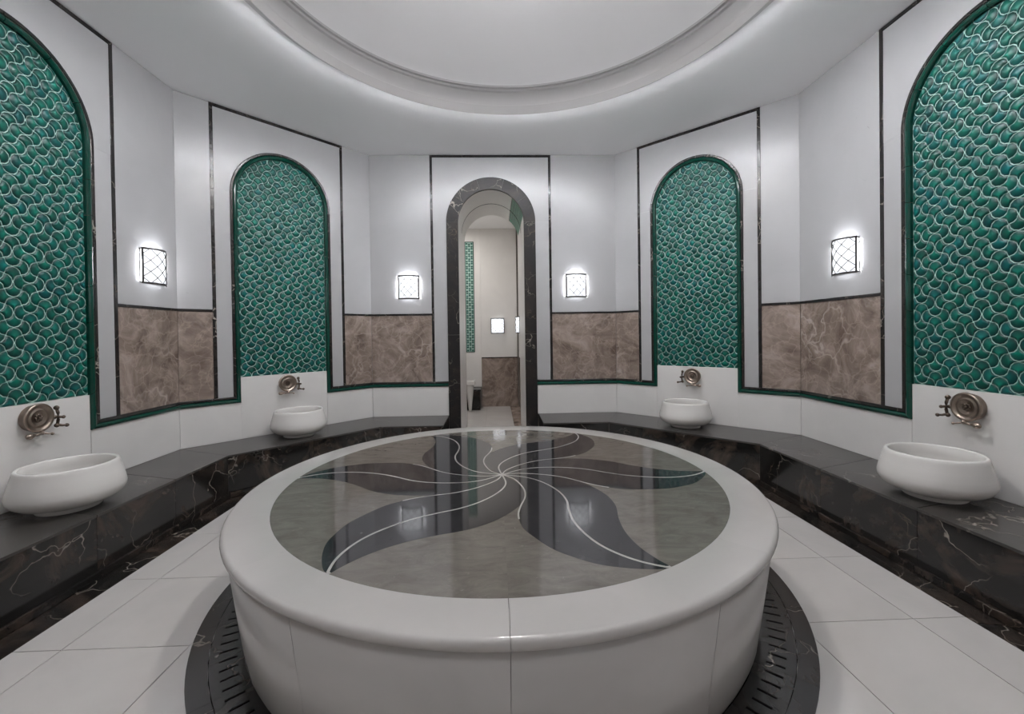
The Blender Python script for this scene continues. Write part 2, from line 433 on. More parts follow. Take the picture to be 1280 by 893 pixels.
def tile_panel(w, sc, hi, zs, label, group, visible=True):
    root = thing('arched_tile_panel', label, 'tile panel', w.location, w.rotation_euler.z, group)
    hw = hi-0.001; yb = 0.016
    bed = [(sc-hw, TILE_Z0+0.001), (sc+hw, TILE_Z0+0.001)]+arc(sc, zs, hw, 0, PI, 36)
    obj('grout_bed', mesh('grout_bed', *prism_xz(bed, yb, 0.0305), 'grout'), root)
    planes = [(0, TILE_Z0+0.003, 0, -1), (sc-hw+0.002, 0, -1, 0), (sc+hw-0.002, 0, 1, 0)]
    planes += [(sc+(hw-0.002)*math.cos(t), zs+(hw-0.002)*math.sin(t), math.cos(t), math.sin(t)) for t in [PI*i/24 for i in range(1, 24)]]
    MW = Matrix.Translation(w.location) @ Matrix.Rotation(w.rotation_euler.z, 4, 'Z')
    cells = []
    nx, nz = int(hw/P)+3, int((zs+hw-TILE_Z0)/P)+4
    x_ph, z_ph = -0.138 % (2*P), (1.248+EYE-EYE-0.0)
    for i in range(-nx, nx+1):
        for j in range(-4, nz+20):
            tx, tz = sc+x_ph-P+i*P, TILE_Z0+0.348-8*P+j*P          # tangent points
            V = (i+j) % 2 == 0
            # vertical edge going up from this point, horizontal edge going right from it
            cells.append(((tx, tz+P/2), 2 if V else 0))
            cells.append(((tx+P/2, tz), 1 if not V else 3))
    full, cut = [], []
    for (x, z), k in cells:
        o_ = [(x+q[0], z+q[1]) for q in (rot2(p, TURN[k]) for p in BASE)]
        d = max(max((p[0]-a)*c+(p[1]-b)*e for p in o_) for a, b, c, e in planes)
        pr = project(MW @ Vector((x, yb, z)))
        size = 0.0
        if pr and -10 < pr[0] < 1290 and -10 < pr[1] < 903: size = 1.0/pr[2]**2
        if d <= 0: full.append((size, x, z, k))
        else:
            c_ = clip(o_, planes)
            if len(c_) >= 3 and abs(poly_area(c_)) > 0.00012:
                ax = sum(p[0] for p in c_)/len(c_); az = sum(p[1] for p in c_)/len(c_)
                q = [c_[0]]
                for p in c_[1:]:
                    if math.hypot(p[0]-q[-1][0], p[1]-q[-1][1]) > 1e-4: q.append(p)
                if len(q) >= 3: cut.append((size*abs(poly_area(q))/(0.45*P*P), q, (ax, az)))
    items = [('f', s, (x, z, k)) for s, x, z, k in full]+[('c', s, (q, c)) for s, q, c in cut]
    items.sort(key=lambda t: -t[1])
    V, Fc, PL = [], [], []
    for n, (t, s, d) in enumerate(items):
        if n < 300 and s > 0:
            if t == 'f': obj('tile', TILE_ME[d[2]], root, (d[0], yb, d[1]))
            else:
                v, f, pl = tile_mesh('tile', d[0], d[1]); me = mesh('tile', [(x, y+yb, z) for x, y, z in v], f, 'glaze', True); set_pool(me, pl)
                obj('tile', me, root)
        else:
            if t == 'f': v, f, pl = tile_mesh('t', [rot2(p, TURN[d[2]]) for p in BASE], rot2((0, -0.04*P), TURN[d[2]])); v = [(x+d[0], y+yb, z+d[1]) for x, y, z in v]
            else: v, f, pl = tile_mesh('t', d[0], d[1]); v = [(x, y+yb, z) for x, y, z in v]
            o = len(V); V += v; Fc += [tuple(i+o for i in q) for q in f]; PL += pl
    if V:
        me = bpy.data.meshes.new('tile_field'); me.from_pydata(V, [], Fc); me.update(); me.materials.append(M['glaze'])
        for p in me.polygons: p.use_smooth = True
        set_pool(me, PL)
        bm = bmesh.new(); bm.from_mesh(me); bmesh.ops.recalc_face_normals(bm, faces=bm.faces); bm.to_mesh(me); bm.free()
        r = obj('tile_field', me, root); r['kind'] = 'stuff'
    return root

# ------------------------------------------------------------------ floor
fl = struct(obj('floor', mesh('floor', *box(-2.9, 3.0, -5.7, 0.2, -0.12, -0.012), 'floor_joint')))
GX, GY0, PX, PY = -1.724, -3.205, 0.5086, 0.5155
BAND = [(-1.915, -3.9), (1.0, -4.95), (2.07, -4.0), (2.07, -1.47), (1.16, -0.68), (-1.08, -0.68), (-1.915, -1.47)]
BAND = [(-1.915, -5.0), (2.07, -5.0), (2.07, -1.49), (1.165, -0.68), (-1.085, -0.68), (-1.915, -1.49)]
def half_planes(poly):
    s = 1 if poly_area(poly) > 0 else -1; out = []
    for i in range(len(poly)):
        a, b = poly[i], poly[(i+1) % len(poly)]; ex, ey = b[0]-a[0], b[1]-a[1]; l = math.hypot(ex, ey)
        out.append((a[0], a[1], s*ey/l, -s*ex/l))
    return out
HP = half_planes(BAND)
xs = [-1.915]+[GX+PX*k for k in range(8)]+[2.07]
for i in range(len(xs)-1):
    for j in range(-4, 6):
        y0, y1 = GY0+PY*j, GY0+PY*(j+1); g = 0.0017
        q = clip([(xs[i]+g, y0+g), (xs[i+1]-g, y0+g), (xs[i+1]-g, y1-g), (xs[i]+g, y1-g)], HP)
        if len(q) < 3 or abs(poly_area(q)) < 0.004: continue
        obj('floor_tile', mesh('floor_tile', *prism_xy(q, -0.012, 0.0), 'floorw'), fl)
# dark border between the white tiles and the bench, cut into slabs
BF = [(-2.0656, -5.0), (-2.0656, -1.537), (-1.139, -0.555), (1.222, -0.545), (2.201, -1.544), (2.201, -5.0)]   # bench front line
BO = [(-1.915, -5.0), (-1.915, -1.49), (-1.085, -0.68), (1.165, -0.68), (2.07, -1.49), (2.07, -5.0)]
for k in range(5):
    n = (4, 2, 3, 2, 4)[k]
    for i in range(n):
        t0, t1 = i/n, (i+1)/n
        L2 = lambda a, b, t: (a[0]+(b[0]-a[0])*t, a[1]+(b[1]-a[1])*t)
        q = [L2(BO[k], BO[k+1], t0+0.001), L2(BO[k], BO[k+1], t1-0.001), L2(BF[k], BF[k+1], t1-0.001), L2(BF[k], BF[k+1], t0+0.001)]
        obj('border_slab', mesh('border_slab', *prism_xy(q, -0.012, -0.0005), 'nero'), fl)
q = [(-0.489, -0.55), (0.537, -0.55), (0.537, 0.0), (-0.489, 0.0)]
obj('threshold_slab', mesh('threshold_slab', *prism_xy(q, -0.012, 0.0), 'nero'), fl)

# ------------------------------------------------------------------ ceiling with the dome
DC = (0.18, -2.613); DR = 1.585
octa = [BL, BR, SR, FR, GR, GL, FL, SL]
def hit(a):
    d = (math.cos(a), math.sin(a)); best = None
    for i in range(8):
        p, q = octa[i], octa[(i+1) % 8]; ex, ey = q[0]-p[0], q[1]-p[1]
        den = d[0]*ey-d[1]*ex
        if abs(den) < 1e-9: continue
        t = ((p[0]-DC[0])*ey-(p[1]-DC[1])*ex)/den; u = ((p[0]-DC[0])*d[1]-(p[1]-DC[1])*d[0])/den
        if t > 0 and -1e-6 <= u <= 1+1e-6: best = t if best is None else min(best, t)
    return best
angs = sorted([2*PI*i/144 for i in range(144)]+[math.atan2(p[1]-DC[1], p[0]-DC[0]) % (2*PI) for p in octa])
v, f = [], []
for a in angs:
    r = hit(a)+0.03; c, s = math.cos(a), math.sin(a)
    v += [(DC[0]+c*DR, DC[1]+s*DR, ZC), (DC[0]+c*r, DC[1]+s*r, ZC), (DC[0]+c*r, DC[1]+s*r, ZC+0.02), (DC[0]+c*(DR+0.06), DC[1]+s*(DR+0.06), ZC+0.02)]
n = len(angs)
for i in range(n):
    j = (i+1) % n
    f += [(4*i, 4*j, 4*j+1, 4*i+1), (4*i+1, 4*j+1, 4*j+2, 4*i+2), (4*i+2, 4*j+2, 4*j+3, 4*i+3), (4*i+3, 4*j+3, 4*j, 4*i)]
ceil = struct(obj('ceiling', mesh('ceiling', v, f, 'plaster')))
prof = [(DR+0.030, -0.0005), (DR+0.030, -0.025), (DR+0.0275, -0.026), (DR+0.026, -0.014), (DR+0.022, -0.013), (DR+0.006, -0.033), (DR+0.006, -0.058), (DR+0.003, -0.060), (DR, -0.058), (DR, 0.018), (DR+0.004, 0.024), (DR+0.018, 0.030), (DR+0.022, 0.040), (DR+0.022, 0.070), (DR+0.016, 0.110), (DR+0.004, 0.140), (DR-0.010, 0.150), (DR-0.012, 0.166), (DR-0.030, 0.170), (DR-0.032, 0.186)]  # lip and outer hood shaped to hide the added strip and cut its glow
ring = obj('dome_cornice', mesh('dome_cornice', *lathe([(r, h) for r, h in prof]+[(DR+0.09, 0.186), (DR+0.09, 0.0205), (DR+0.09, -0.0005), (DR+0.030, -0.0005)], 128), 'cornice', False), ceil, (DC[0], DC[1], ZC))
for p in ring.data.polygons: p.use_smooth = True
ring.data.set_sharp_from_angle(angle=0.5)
R0 = DR-0.005; rise = 0.78
dome = [(R0*math.cos(PI/2*i/20)+0.0005, 0.187+rise*math.sin(PI/2*i/20)) for i in range(21)]
obj('dome', mesh('dome', *lathe(dome, 128), 'plaster', True), ceil, (DC[0], DC[1], ZC))

obj('light_strip', mesh('light_strip', *lathe([(DR+0.0075, -0.0320), (DR+0.0220, -0.0150), (DR+0.0230, -0.0157), (DR+0.0085, -0.0327), (DR+0.0075, -0.0320)], 96), 'lamp_strip'), ceil, (DC[0], DC[1], ZC))  # unseen strip added behind the lip to brighten the walls
dl = thing('pendant_lamp', 'round white dish pendant with a glowing glass drum hanging from the dome', 'pendant lamp', (DC[0], DC[1], ZC+0.187+rise))  # pendant added out of view to fill the room and dome with light
top = -(0.187+rise)                      # ceiling level in the lamp's own frame
obj('rod', mesh('rod', *tube([(0, 0, -0.02), (0, 0, top+0.235)], 0.010, 10), 'bronze_dark', True), dl)
obj('canopy', mesh('canopy', *lathe([(0.0005, -0.001), (0.07, -0.001), (0.06, -0.03), (0.012, -0.05), (0.0005, -0.05)], 32), 'bronze_dark', True), dl)
obj('shade', mesh('shade', *lathe([(0.0005, top+0.245), (0.19, top+0.240), (0.39, top+0.150), (0.40, top+0.146), (0.398, top+0.143), (0.388, top+0.147), (0.19, top+0.226), (0.0005, top+0.230)], 64), 'plaster', True), dl)
obj('upper_glass', mesh('upper_glass', *lathe([(0.012, top+0.247), (0.18, top+0.247), (0.18, top+0.253), (0.012, top+0.253), (0.012, top+0.247)], 48), 'lamp_dome_up'), dl)
obj('glass_drum', mesh('glass_drum', *lathe([(0.0005, top+0.222), (0.18, top+0.222), (0.18, top+0.158), (0.0005, top+0.158)], 48), 'lamp_dome'), dl)
obj('bottom_plate', mesh('bottom_plate', *lathe([(0.0005, top+0.1570), (0.184, top+0.1570), (0.184, top+0.150), (0.105, top+0.150), (0.105, top+0.153), (0.0005, top+0.153)], 48), 'bronze'), dl)
obj('bottom_glass', mesh('bottom_glass', *lathe([(0.0005, top+0.1525), (0.10, top+0.1525), (0.10, top+0.151), (0.0005, top+0.151)], 32), 'lamp_dome_bottom'), dl)

# ------------------------------------------------------------------ walls
APEX = 1.80+EYE
def wall_between(name, p, q, **kw): return wall_root(name, p, q, **kw)
# side walls (niche centre given by distance along the wall)
w, L = wall_root('wall_left', FL, SL)
sc = 3.796-2.550; zs = niche_wall(w, L, sc, 0.660, 0.455, APEX+0.0)
G1 = 'wide arched tile panels on the straight side walls'
SIDE = ["pedestal-basin", "vault-tile"]      # what marks the two sides of the doorway
LB1 = 'wide arched green tile panel on the side wall, %s side of the doorway'
tile_panel(w, sc, 0.455, zs, LB1 % SIDE[0], G1); WL = w
w, L = wall_root('wall_right', SR, FR)
sc = 2.742-1.2834; zs = niche_wall(w, L, sc, 0.6505, 0.445, APEX-0.01)
tile_panel(w, sc, 0.445, zs, LB1 % SIDE[1], G1); WR = w
# angled walls
G2 = 'narrow arched tile panels on the angled walls'
LB2 = 'narrow arched green tile panel on the angled wall, %s side of the doorway'
w, L = wall_root('wall_back_left', SL, BL)
scL = L-0.9345; zs = niche_wall(w, L, scL, 0.597, 0.402, APEX-0.006)
tile_panel(w, scL, 0.402, zs, LB2 % SIDE[0], G2); WBL = w
w, L = wall_root('wall_back_right', BR, SR)
scR = 0.897; zs = niche_wall(w, L, scR, 0.597, 0.402, APEX+0.0)
tile_panel(w, scR, 0.402, zs, LB2 % SIDE[1], G2); WBR = w
# back wall with the arched doorway
L = BR[0]-BL[0]; ox = -BL[0]
dcx, d_in, d_out = 0.021, 0.3785, 0.513
d_ap = 1.82+EYE; zsp = d_ap-d_out
A_in = arc(ox+dcx, zsp, d_in+0.03, 0, PI, 24)
poly = [(-0.06, -0.05), (ox+dcx-d_in-0.03, -0.05)]+A_in[::-1]+[(ox+dcx+d_in+0.03, -0.05), (L+0.06, -0.05), (L+0.06, ZC+0.02), (-0.06, ZC+0.02)]
w, L = wall_root('wall_back', BL, BR, poly=poly); WB = w
f0, f1 = ox-0.6592, ox+0.7038; dx0, dx1 = ox+dcx-d_out, ox+dcx+d_out
strip(w, 0.0, f0-LW/2); strip(w, f1+LW/2, L)
zt = ZC-0.016-LW/2
slab(w, 'marble_panel', rect(f0+LW/2, dx0-0.0005, Z_T+0.0005, zsp-0.0005), 'white')
slab(w, 'marble_panel', rect(dx1+0.0005, f1-LW/2, Z_T+0.0005, zsp-0.0005), 'white')
slab(w, 'marble_panel', [(f0+LW/2, zsp+0.0002)]+arc(ox+dcx, zsp, d_out+0.0005, PI, 0, 28)+[(f1-LW/2, zsp+0.0002), (f1-LW/2, zt), (f0+LW/2, zt)], 'white', bev=0)
for x in (f0, f1): slab(w, 'frame_liner', rect(x-LW/2+0.0003, x+LW/2-0.0003, Z_T, zt+LW), 'nero_liner', -0.004)
slab(w, 'frame_liner', rect(f0+LW/2, f1-LW/2, zt+0.0003, zt+LW), 'nero_liner', -0.004)
slab(w, 'wainscot_slab', rect(0.0006, dx0-0.001, Z_BENCH+0.0005, Z_G), 'wains')
slab(w, 'wainscot_slab', rect(dx1+0.001, L-0.0006, Z_BENCH+0.0005, Z_G), 'wains')
edge_trim(w, [([(0, Z_G), (dx0-0.0006, Z_G)], [(0, 1), (0, 1)]), ([(dx1+0.0006, Z_G), (L, Z_G)], [(0, 1), (0, 1)])])
# walls behind the camera
for nm, p, q in (('wall_front_left', GL, FL), ('wall_front', GR, GL), ('wall_front_right', FR, GR)):
    w, L = wall_root(nm, p, q)
    slab(w, 'marble_panel', rect(0, L, Z_DADO+0.011, ZC-0.001), 'white')
    slab(w, 'dado_liner', rect(0, L, Z_DADO-0.010, Z_DADO+0.010), 'nero_liner', -0.004)
    slab(w, 'dado_panel', rect(0, L, Z_T+0.0005, Z_DADO-0.011), 'brown', 0.002)
    slab(w, 'wainscot_slab', rect(0, L, 0.0, Z_G), 'wains')
    edge_trim(w, [([(0, Z_G), (L, Z_G)], [(0, 1), (0, 1)])])

# ------------------------------------------------------------------ doorway: black marble surround and white vaulted passage
dr = struct(obj('door_1', mesh('door_1', *join(prism_xz(rect(-d_out-0.02, -d_in-0.032, 0.0, zsp), 0.165, 1.06), prism_xz(rect(d_in+0.032, d_out+0.02, 0.0, zsp), 0.165, 1.06)), 'joint'), None, (dcx, 0, 0)))
def arch_piece(name, r0, r1, a0, a1, y0, y1, mat, n=8):
    pts = arc(0, zsp, r1, a0, a1, n)+arc(0, zsp, r0, a1, a0, n)
    return obj(name, mesh(name, *prism_xz(pts, y0, y1), mat), dr)
for s in (-1, 1):
    for z0, z1 in ((0.001, 1.26), (1.261, zsp)):
        x0, x1 = sorted((s*d_in, s*d_out))
        o = obj('jamb_slab', bevel_mesh(mesh('jamb_slab', *prism_xz(rect(x0, x1, z0, z1), -0.012, 0.030), 'nero_door'), 0.003, 2), dr)
for k in range(5): arch_piece('arch_stone', d_in, d_out, PI*k/5+0.001, PI*(k+1)/5-0.001, -0.012, 0.030, 'nero_door', 10)
# passage lining: two courses of white stone, a dark joint between them
PD = 1.08
for y0, y1 in ((0.032, 0.548), (0.560, PD)):
    for s in (-1, 1):
        x0, x1 = sorted((s*d_in, s*(d_in+0.025)))
        obj('reveal_slab', mesh('reveal_slab', *prism_xz(rect(x0, x1, 0.001, zsp), y0, y1), 'wains'), dr)
    arch_piece('vault_stone', d_in, d_in+0.025, 0.87, PI, y0, y1, 'wains', 26)
    arch_piece('vault_stone', d_in, d_in+0.025, 0.0, 0.20, y0, y1, 'wains', 8)
arch_piece('joint_liner', d_in-0.002, d_in+0.025, 0, PI, 0.549, 0.559, 'nero_liner', 32)
# green tiles set in the vault
arch_piece('grout_bed', d_in+0.006, d_in+0.03, 0.205, 0.865, 0.034, 1.05, 'green_trim', 12)
for i in range(6):
    for j in range(12):
        a0 = 0.21+0.65*i/6; a1 = 0.21+0.65*(i+1)/6-0.012; y0 = 0.036+1.01*j/12
        arch_piece('vault_tile', d_in+0.0015, d_in+0.007, a0, a1, y0, y0+0.079, 'green_vault', 2)

# ------------------------------------------------------------------ room seen through the doorway
FX0, FX1, FY0, FY1, FZ = -1.3, 0.47, 1.08, 2.58, 3.12
flo = struct(obj('floor_beyond', mesh('floor_beyond', *box(-1.4, 0.9, 0.0, 2.75, -0.08, -0.013), 'joint')))
for i in range(4):
    for j in range(6):
        x0, y0 = -1.30+i*0.4, 0.005+j*0.4295
        if x0 > 0.2: continue
        obj('floor_tile', mesh('floor_tile', *box(x0+0.001, min(x0+0.399, 0.30), y0+0.001, y0+0.4285, -0.013, 0.0), 'floorw'), flo)
for j in range(3): obj('border_slab', mesh('border_slab', *box(0.302, 0.46, 0.005+j*0.86, 0.005+(j+1)*0.86-0.002, -0.013, -0.0005), 'brown'), flo)
wf = struct(obj('wall_beyond', mesh('wall_beyond', *box(-1.4, 0.9, 0.022, 0.14, -0.05, FZ), 'joint'), None, (0, FY1, 0)))
slab(wf, 'marble_panel', rect(-1.3, -0.190, 0.352, FZ), 'wains', 0.0, 0.02)
slab(wf, 'marble_panel', rect(-0.189, 0.44, 0.868, FZ), 'wains', 0.0, 0.02)
slab(wf, 'dado_liner', rect(-0.189, 0.44, 0.850, 0.867), 'nero_liner', -0.004, 0.02)
slab(wf, 'dado_panel', rect(-0.189, 0.44, 0.001, 0.849), 'brown', -0.002, 0.02)
wr = struct(obj('wall_beyond_right', mesh('wall_beyond_right', *box(0.491, 0.56, 1.10, 2.60, -0.05, FZ), 'joint')))
obj('marble_panel', mesh('marble_panel', *box(0.465, 0.490, 1.10, 2.575, 0.868, FZ), 'wains'), wr)
obj('dado_liner', mesh('dado_liner', *box(0.461, 0.490, 1.10, 2.575, 0.850, 0.867), 'nero_liner'), wr)
obj('dado_panel', mesh('dado_panel', *box(0.463, 0.490, 1.10, 2.575, 0.0, 0.849), 'brown'), wr)
wl = struct(obj('wall_beyond_left', mesh('wall_beyond_left', *box(-1.40, -1.301, 1.10, 2.60, -0.05, FZ), 'wains')))
wn = struct(obj('wall_beyond_near', mesh('wall_beyond_near', *join(box(-1.40, dcx-d_out-0.02, 1.061, 1.10, 0, FZ), box(dcx+d_out+0.021, 0.6, 1.061, 1.10, 0, FZ),
      prism_xz(arc(dcx, zsp, d_in+0.03, PI, 0, 24)+[(dcx+d_out+0.02, zsp), (dcx+d_out+0.02, FZ), (dcx-d_out-0.02, FZ), (dcx-d_out-0.02, zsp)], 1.061, 1.10)), 'wains')))
cf = struct(obj('ceiling_beyond', mesh('ceiling_beyond', *box(-1.4, 0.6, 1.06, 2.70, FZ, FZ+0.05), 'plaster')))
fl2 = thing('ceiling_light', 'round white ceiling lamp in the room beyond the doorway', 'ceiling lamp', (-0.72, 1.75, FZ))  # lamp added out of sight to brighten this room
obj('lamp_housing', mesh('lamp_housing', *lathe([(0.0005, -0.001), (0.21, -0.001), (0.21, -0.05), (0.195, -0.05), (0.195, -0.03), (0.0005, -0.03)], 40), 'plaster'), fl2)
obj('diffuser', mesh('diffuser', *lathe([(0.0005, -0.032), (0.19, -0.032), (0.19, -0.045), (0.0005, -0.045)], 40), 'lamp_beyond'), fl2)
tp = thing('green_tile_strip', 'tall narrow strip of green tiles on the wall seen through the doorway', 'tile strip', (-0.38, FY1, 0))
obj('trim_frame', mesh('trim_frame', *join(box(-0.078, -0.066, -0.008, 0.0, 0.96, 2.89), box(0.066, 0.078, -0.008, 0.0, 0.96, 2.89), box(-0.066, 0.066, -0.008, 0, 0.96, 0.972), box(-0.066, 0.066, -0.008, 0, 2.878, 2.89)), 'green_trim'), tp)
obj('grout_bed', mesh('grout_bed', *box(-0.066, 0.066, -0.003, 0.0, 0.972, 2.878), 'grout'), tp)
for j in range(44):
    k = (j % 2)*2
    for s in (-1, 0, 1):
        if s == 0 or True:
            obj('tile', TILE_ME[k if s == 0 else 2-k], tp, (s*0.0425, -0.0032, 0.996+j*0.0431)).scale = (0.5, 0.5, 0.5)
bb = thing('stone_bench', 'low dark stone bench in the room beyond the doorway', 'bench', (-0.75, FY1, 0))
obj('top_slab', mesh('top_slab', *box(-0.54, 0.55, -0.35, -0.003, 0.315, 0.345), 'nero_ring'), bb)
obj('riser_slab', mesh('riser_slab', *box(-0.54, 0.54, -0.34, -0.003, 0.0, 0.314), 'nero'), bb)
pb = thing('pedestal_basin', 'small white cone pedestal basin in the room beyond the doorway', 'basin', (-0.375, 2.14, 0))
obj('pedestal', mesh('pedestal', *lathe([(0.001, 0), (0.022, 0), (0.028, 0.05), (0.06, 0.36), (0.066, 0.44)], 20), 'basin', True), pb)
obj('basin_top', bevel_mesh(mesh('basin_top', *join(box(-0.085, 0.085, -0.085, 0.085, 0.440, 0.46), box(-0.085, 0.085, -0.085, -0.06, 0.46, 0.50), box(-0.085, 0.085, 0.06, 0.085, 0.46, 0.50), box(-0.085, -0.06, -0.06, 0.06, 0.46, 0.50), box(0.06, 0.085, -0.06, 0.06, 0.46, 0.50)), 'basin'), 0.002), pb)

# ------------------------------------------------------------------ bench along the walls
def bench(inner, front, cuts, label, ends):
    root = thing('marble_bench', label, 'bench', (inner[0][0], inner[0][1], 0), 0, 'black marble benches under the wash basins')
    o = Vector((inner[0][0], inner[0][1]))
    R = lambda p: (p[0]-o.x, p[1]-o.y)
    L2 = lambda a, b, t: (a[0]+(b[0]-a[0])*t, a[1]+(b[1]-a[1])*t)
    for k in range(len(inner)-1):
        a0, a1, b0, b1 = R(inner[k]), R(inner[k+1]), R(front[k]), R(front[k+1])
        ex, ey = b1[0]-b0[0], b1[1]-b0[1]; l = math.hypot(ex, ey)
        mx, my = (b0[0]+b1[0]-a0[0]-a1[0]), (b0[1]+b1[1]-a0[1]-a1[1])
        nx, ny = ey/l, -ex/l
        if nx*mx+ny*my < 0: nx, ny = -nx, -ny
        n = cuts[k]
        for i in range(n):
            t0, t1 = i/n+0.0006, (i+1)/n-0.0006
            q = [L2(a0, a1, t0), L2(a0, a1, t1), L2(b0, b1, t1), L2(b0, b1, t0)]
            q[2] = (q[2][0]+nx*0.003, q[2][1]+ny*0.003); q[3] = (q[3][0]+nx*0.003, q[3][1]+ny*0.003)
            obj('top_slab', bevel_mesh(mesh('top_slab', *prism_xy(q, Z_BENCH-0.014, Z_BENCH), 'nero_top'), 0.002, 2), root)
            c0, c1 = L2(b0, b1, t0), L2(b0, b1, t1)
            q = [c0, c1, (c1[0]-nx*0.03, c1[1]-ny*0.03), (c0[0]-nx*0.03, c0[1]-ny*0.03)]
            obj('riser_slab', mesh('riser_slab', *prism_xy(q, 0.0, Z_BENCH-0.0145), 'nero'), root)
            q = [(c0[0]+nx*0.022, c0[1]+ny*0.022), (c1[0]+nx*0.022, c1[1]+ny*0.022), (c1[0]+nx*0.0005, c1[1]+ny*0.0005), (c0[0]+nx*0.0005, c0[1]+ny*0.0005)]
            obj('skirting_slab', bevel_mesh(mesh('skirting_slab', *prism_xy(q, 0.0, 0.040), 'nero'), 0.006, 2), root)
    # end stone at the doorway
    a, b = R(inner[ends]), R(front[ends]); s = 1 if inner[ends][0] > 0 else -1
    obj('end_slab', mesh('end_slab', *box(min(a[0]+s*0.001, a[0]+s*0.03), max(a[0]+s*0.001, a[0]+s*0.03), b[1]+0.031, a[1]-0.02, 0, Z_BENCH-0.0145), 'nero'), root)
    return root
bench([(-0.493, 0), BL, SL, (-2.5946, -3.78)], [(-0.493, -0.555), (-1.139, -0.555), (-2.0656, -1.537), (-2.0656, -3.78)], [1, 2, 4], 'black veined marble bench along the walls, pedestal-basin side of the doorway', 0)
bench([(0.541, 0), BR, SR, (2.7369, -4.18)], [(0.541, -0.545), (1.222, -0.545), (2.201, -1.544), (2.201, -4.18)], [1, 2, 4], 'black veined marble bench along the walls, vault-tile side of the doorway', 0)

# ------------------------------------------------------------------ round heated slab
ZS = 0.485
hs = thing('heated_slab', 'large round white marble massage slab with dark petal inlay', 'marble slab', (RCX, RCY, 0))
RT, RD = 1.288, 1.113
# sloping side in panels
RB = 1.205
NP = 12
for k in range(NP):
    a0 = -PI/2+2*PI*k/NP+0.0007; a1 = -PI/2+2*PI*(k+1)/NP-0.0007
    side = [(RB, 0.0), (RB+0.012, 0.03), (RT-0.016, ZS-0.034), (RT-0.05, ZS-0.034), (RB-0.05, 0.0), (RB, 0.0)]
    me = mesh('side_panel', *lathe(side, 10, a0, a1), 'slabw')
    for p in me.polygons: p.use_smooth = abs(p.normal.z) < 0.4
    obj('side_panel', me, hs)
# top ring with rounded edge, in stones
NR = 8
for k in range(NR):
    a0 = -PI/2+2*PI*k/NR+0.0006; a1 = -PI/2+2*PI*(k+1)/NR-0.0006
    edge = [(RT-0.006, ZS-0.033)]+[(RT-0.018+0.018*math.cos(t), ZS-0.018+0.018*math.sin(t)) for t in [-0.75+(PI/2+0.75)*i/6 for i in range(7)]]
    pr = edge+[(RD+0.0006, ZS), (RD+0.0006, ZS-0.033), (RT-0.006, ZS-0.033)]
    me = mesh('rim_slab', *lathe(pr, 16, a0, a1), 'slabw')
    for p in me.polygons: p.use_smooth = True
    me.set_sharp_from_angle(angle=0.7)
    obj('rim_slab', me, hs)
# grey inlay field as six sectors
for k in range(6):
    a0 = PI/6+PI/3*k
    pts = [(0, 0)]+[(RD*math.cos(a0+PI/3*i/20), RD*math.sin(a0+PI/3*i/20)) for i in range(21)]
    obj('inlay_sector', mesh('inlay_sector', *prism_xy(pts, ZS-0.03, ZS-0.0002), 'inlay_grey'), hs)
# petals, traced once and turned in steps of sixty degrees
def to_slab(u, v_):
    x, y = u-PPX, v_-PPY
    d = cam_dir((cr*x-sr*y)/F_PX, 1.0, -(sr*x+cr*y)/F_PX)
    t = (ZS-EYE)/d.z; return (0.047+d.x*t-RCX, -5.0+d.y*t-RCY)
up = [(627.5, 593.7), (661.6, 592.7), (687, 594.8), (714.4, 599), (735.5, 606.4), (756.6, 618), (769.2, 631.7), (773.5, 648.6), (781.9, 665.5), (798.8, 683.4), (819.9, 698.2), (843, 711)]
lo = [(627.5, 593.7), (642.7, 599), (654.3, 610.6), (656.4, 621.2), (651, 632.8), (648, 644.4), (653.2, 659.2), (668, 671.8), (691.2, 686.6), (718.6, 697.1), (748.1, 705.6), (781.9, 710.2), (815.6, 711.9), (843, 711)]
mid = [(627.5, 593.7), (657.4, 597), (678.5, 603.2), (697.5, 613.8), (708, 625.4), (711.2, 638), (716.5, 650.7), (729.1, 665.5), (748.1, 680.2), (773.5, 692.9), (805, 703.4), (843, 711)]
def smooth(pts, n=6):
    out = []
    for i in range(len(pts)-1):
        p0, p1, p2, p3 = pts[max(i-1, 0)], pts[i], pts[i+1], pts[min(i+2, len(pts)-1)]
        for k in range(n):
            t = k/n
            out.append(tuple(0.5*(2*p1[q]+(p2[q]-p0[q])*t+(2*p0[q]-5*p1[q]+4*p2[q]-p3[q])*t*t+(3*p1[q]-p0[q]-3*p2[q]+p3[q])*t**3) for q in (0, 1)))
    return out+[pts[-1]]
UP, LO, MID = [smooth([to_slab(*p) for p in l]) for l in (up, lo, mid)]
for l in (UP, LO, MID): l[0] = (0.0, 0.0)
def clampR(p, r=RD-0.003):
    d = math.hypot(*p); return p if d < r else (p[0]*r/d, p[1]*r/d)
UP, LO, MID = [[clampR(p) for p in l] for l in (UP, LO, MID)]
def flat_ribbon(path, w0, w1, z0, z1):
    v, f = [], []; n = len(path)
    for i, p in enumerate(path):
        a, b = path[max(i-1, 0)], path[min(i+1, n-1)]; dx, dy = b[0]-a[0], b[1]-a[1]; l = math.hypot(dx, dy) or 1
        w_ = w0+(w1-w0)*i/(n-1); ox_, oy_ = -dy/l*w_, dx/l*w_
        v += [(p[0]+ox_, p[1]+oy_, z0), (p[0]-ox_, p[1]-oy_, z0), (p[0]-ox_, p[1]-oy_, z1), (p[0]+ox_, p[1]+oy_, z1)]
    for i in range(n-1):
        for k in range(4): f.append((4*i+k, 4*i+(k+1) % 4, 4*i+4+(k+1) % 4, 4*i+4+k))
    f += [(3, 2, 1, 0), (4*n-4, 4*n-3, 4*n-2, 4*n-1)]
    return v, f
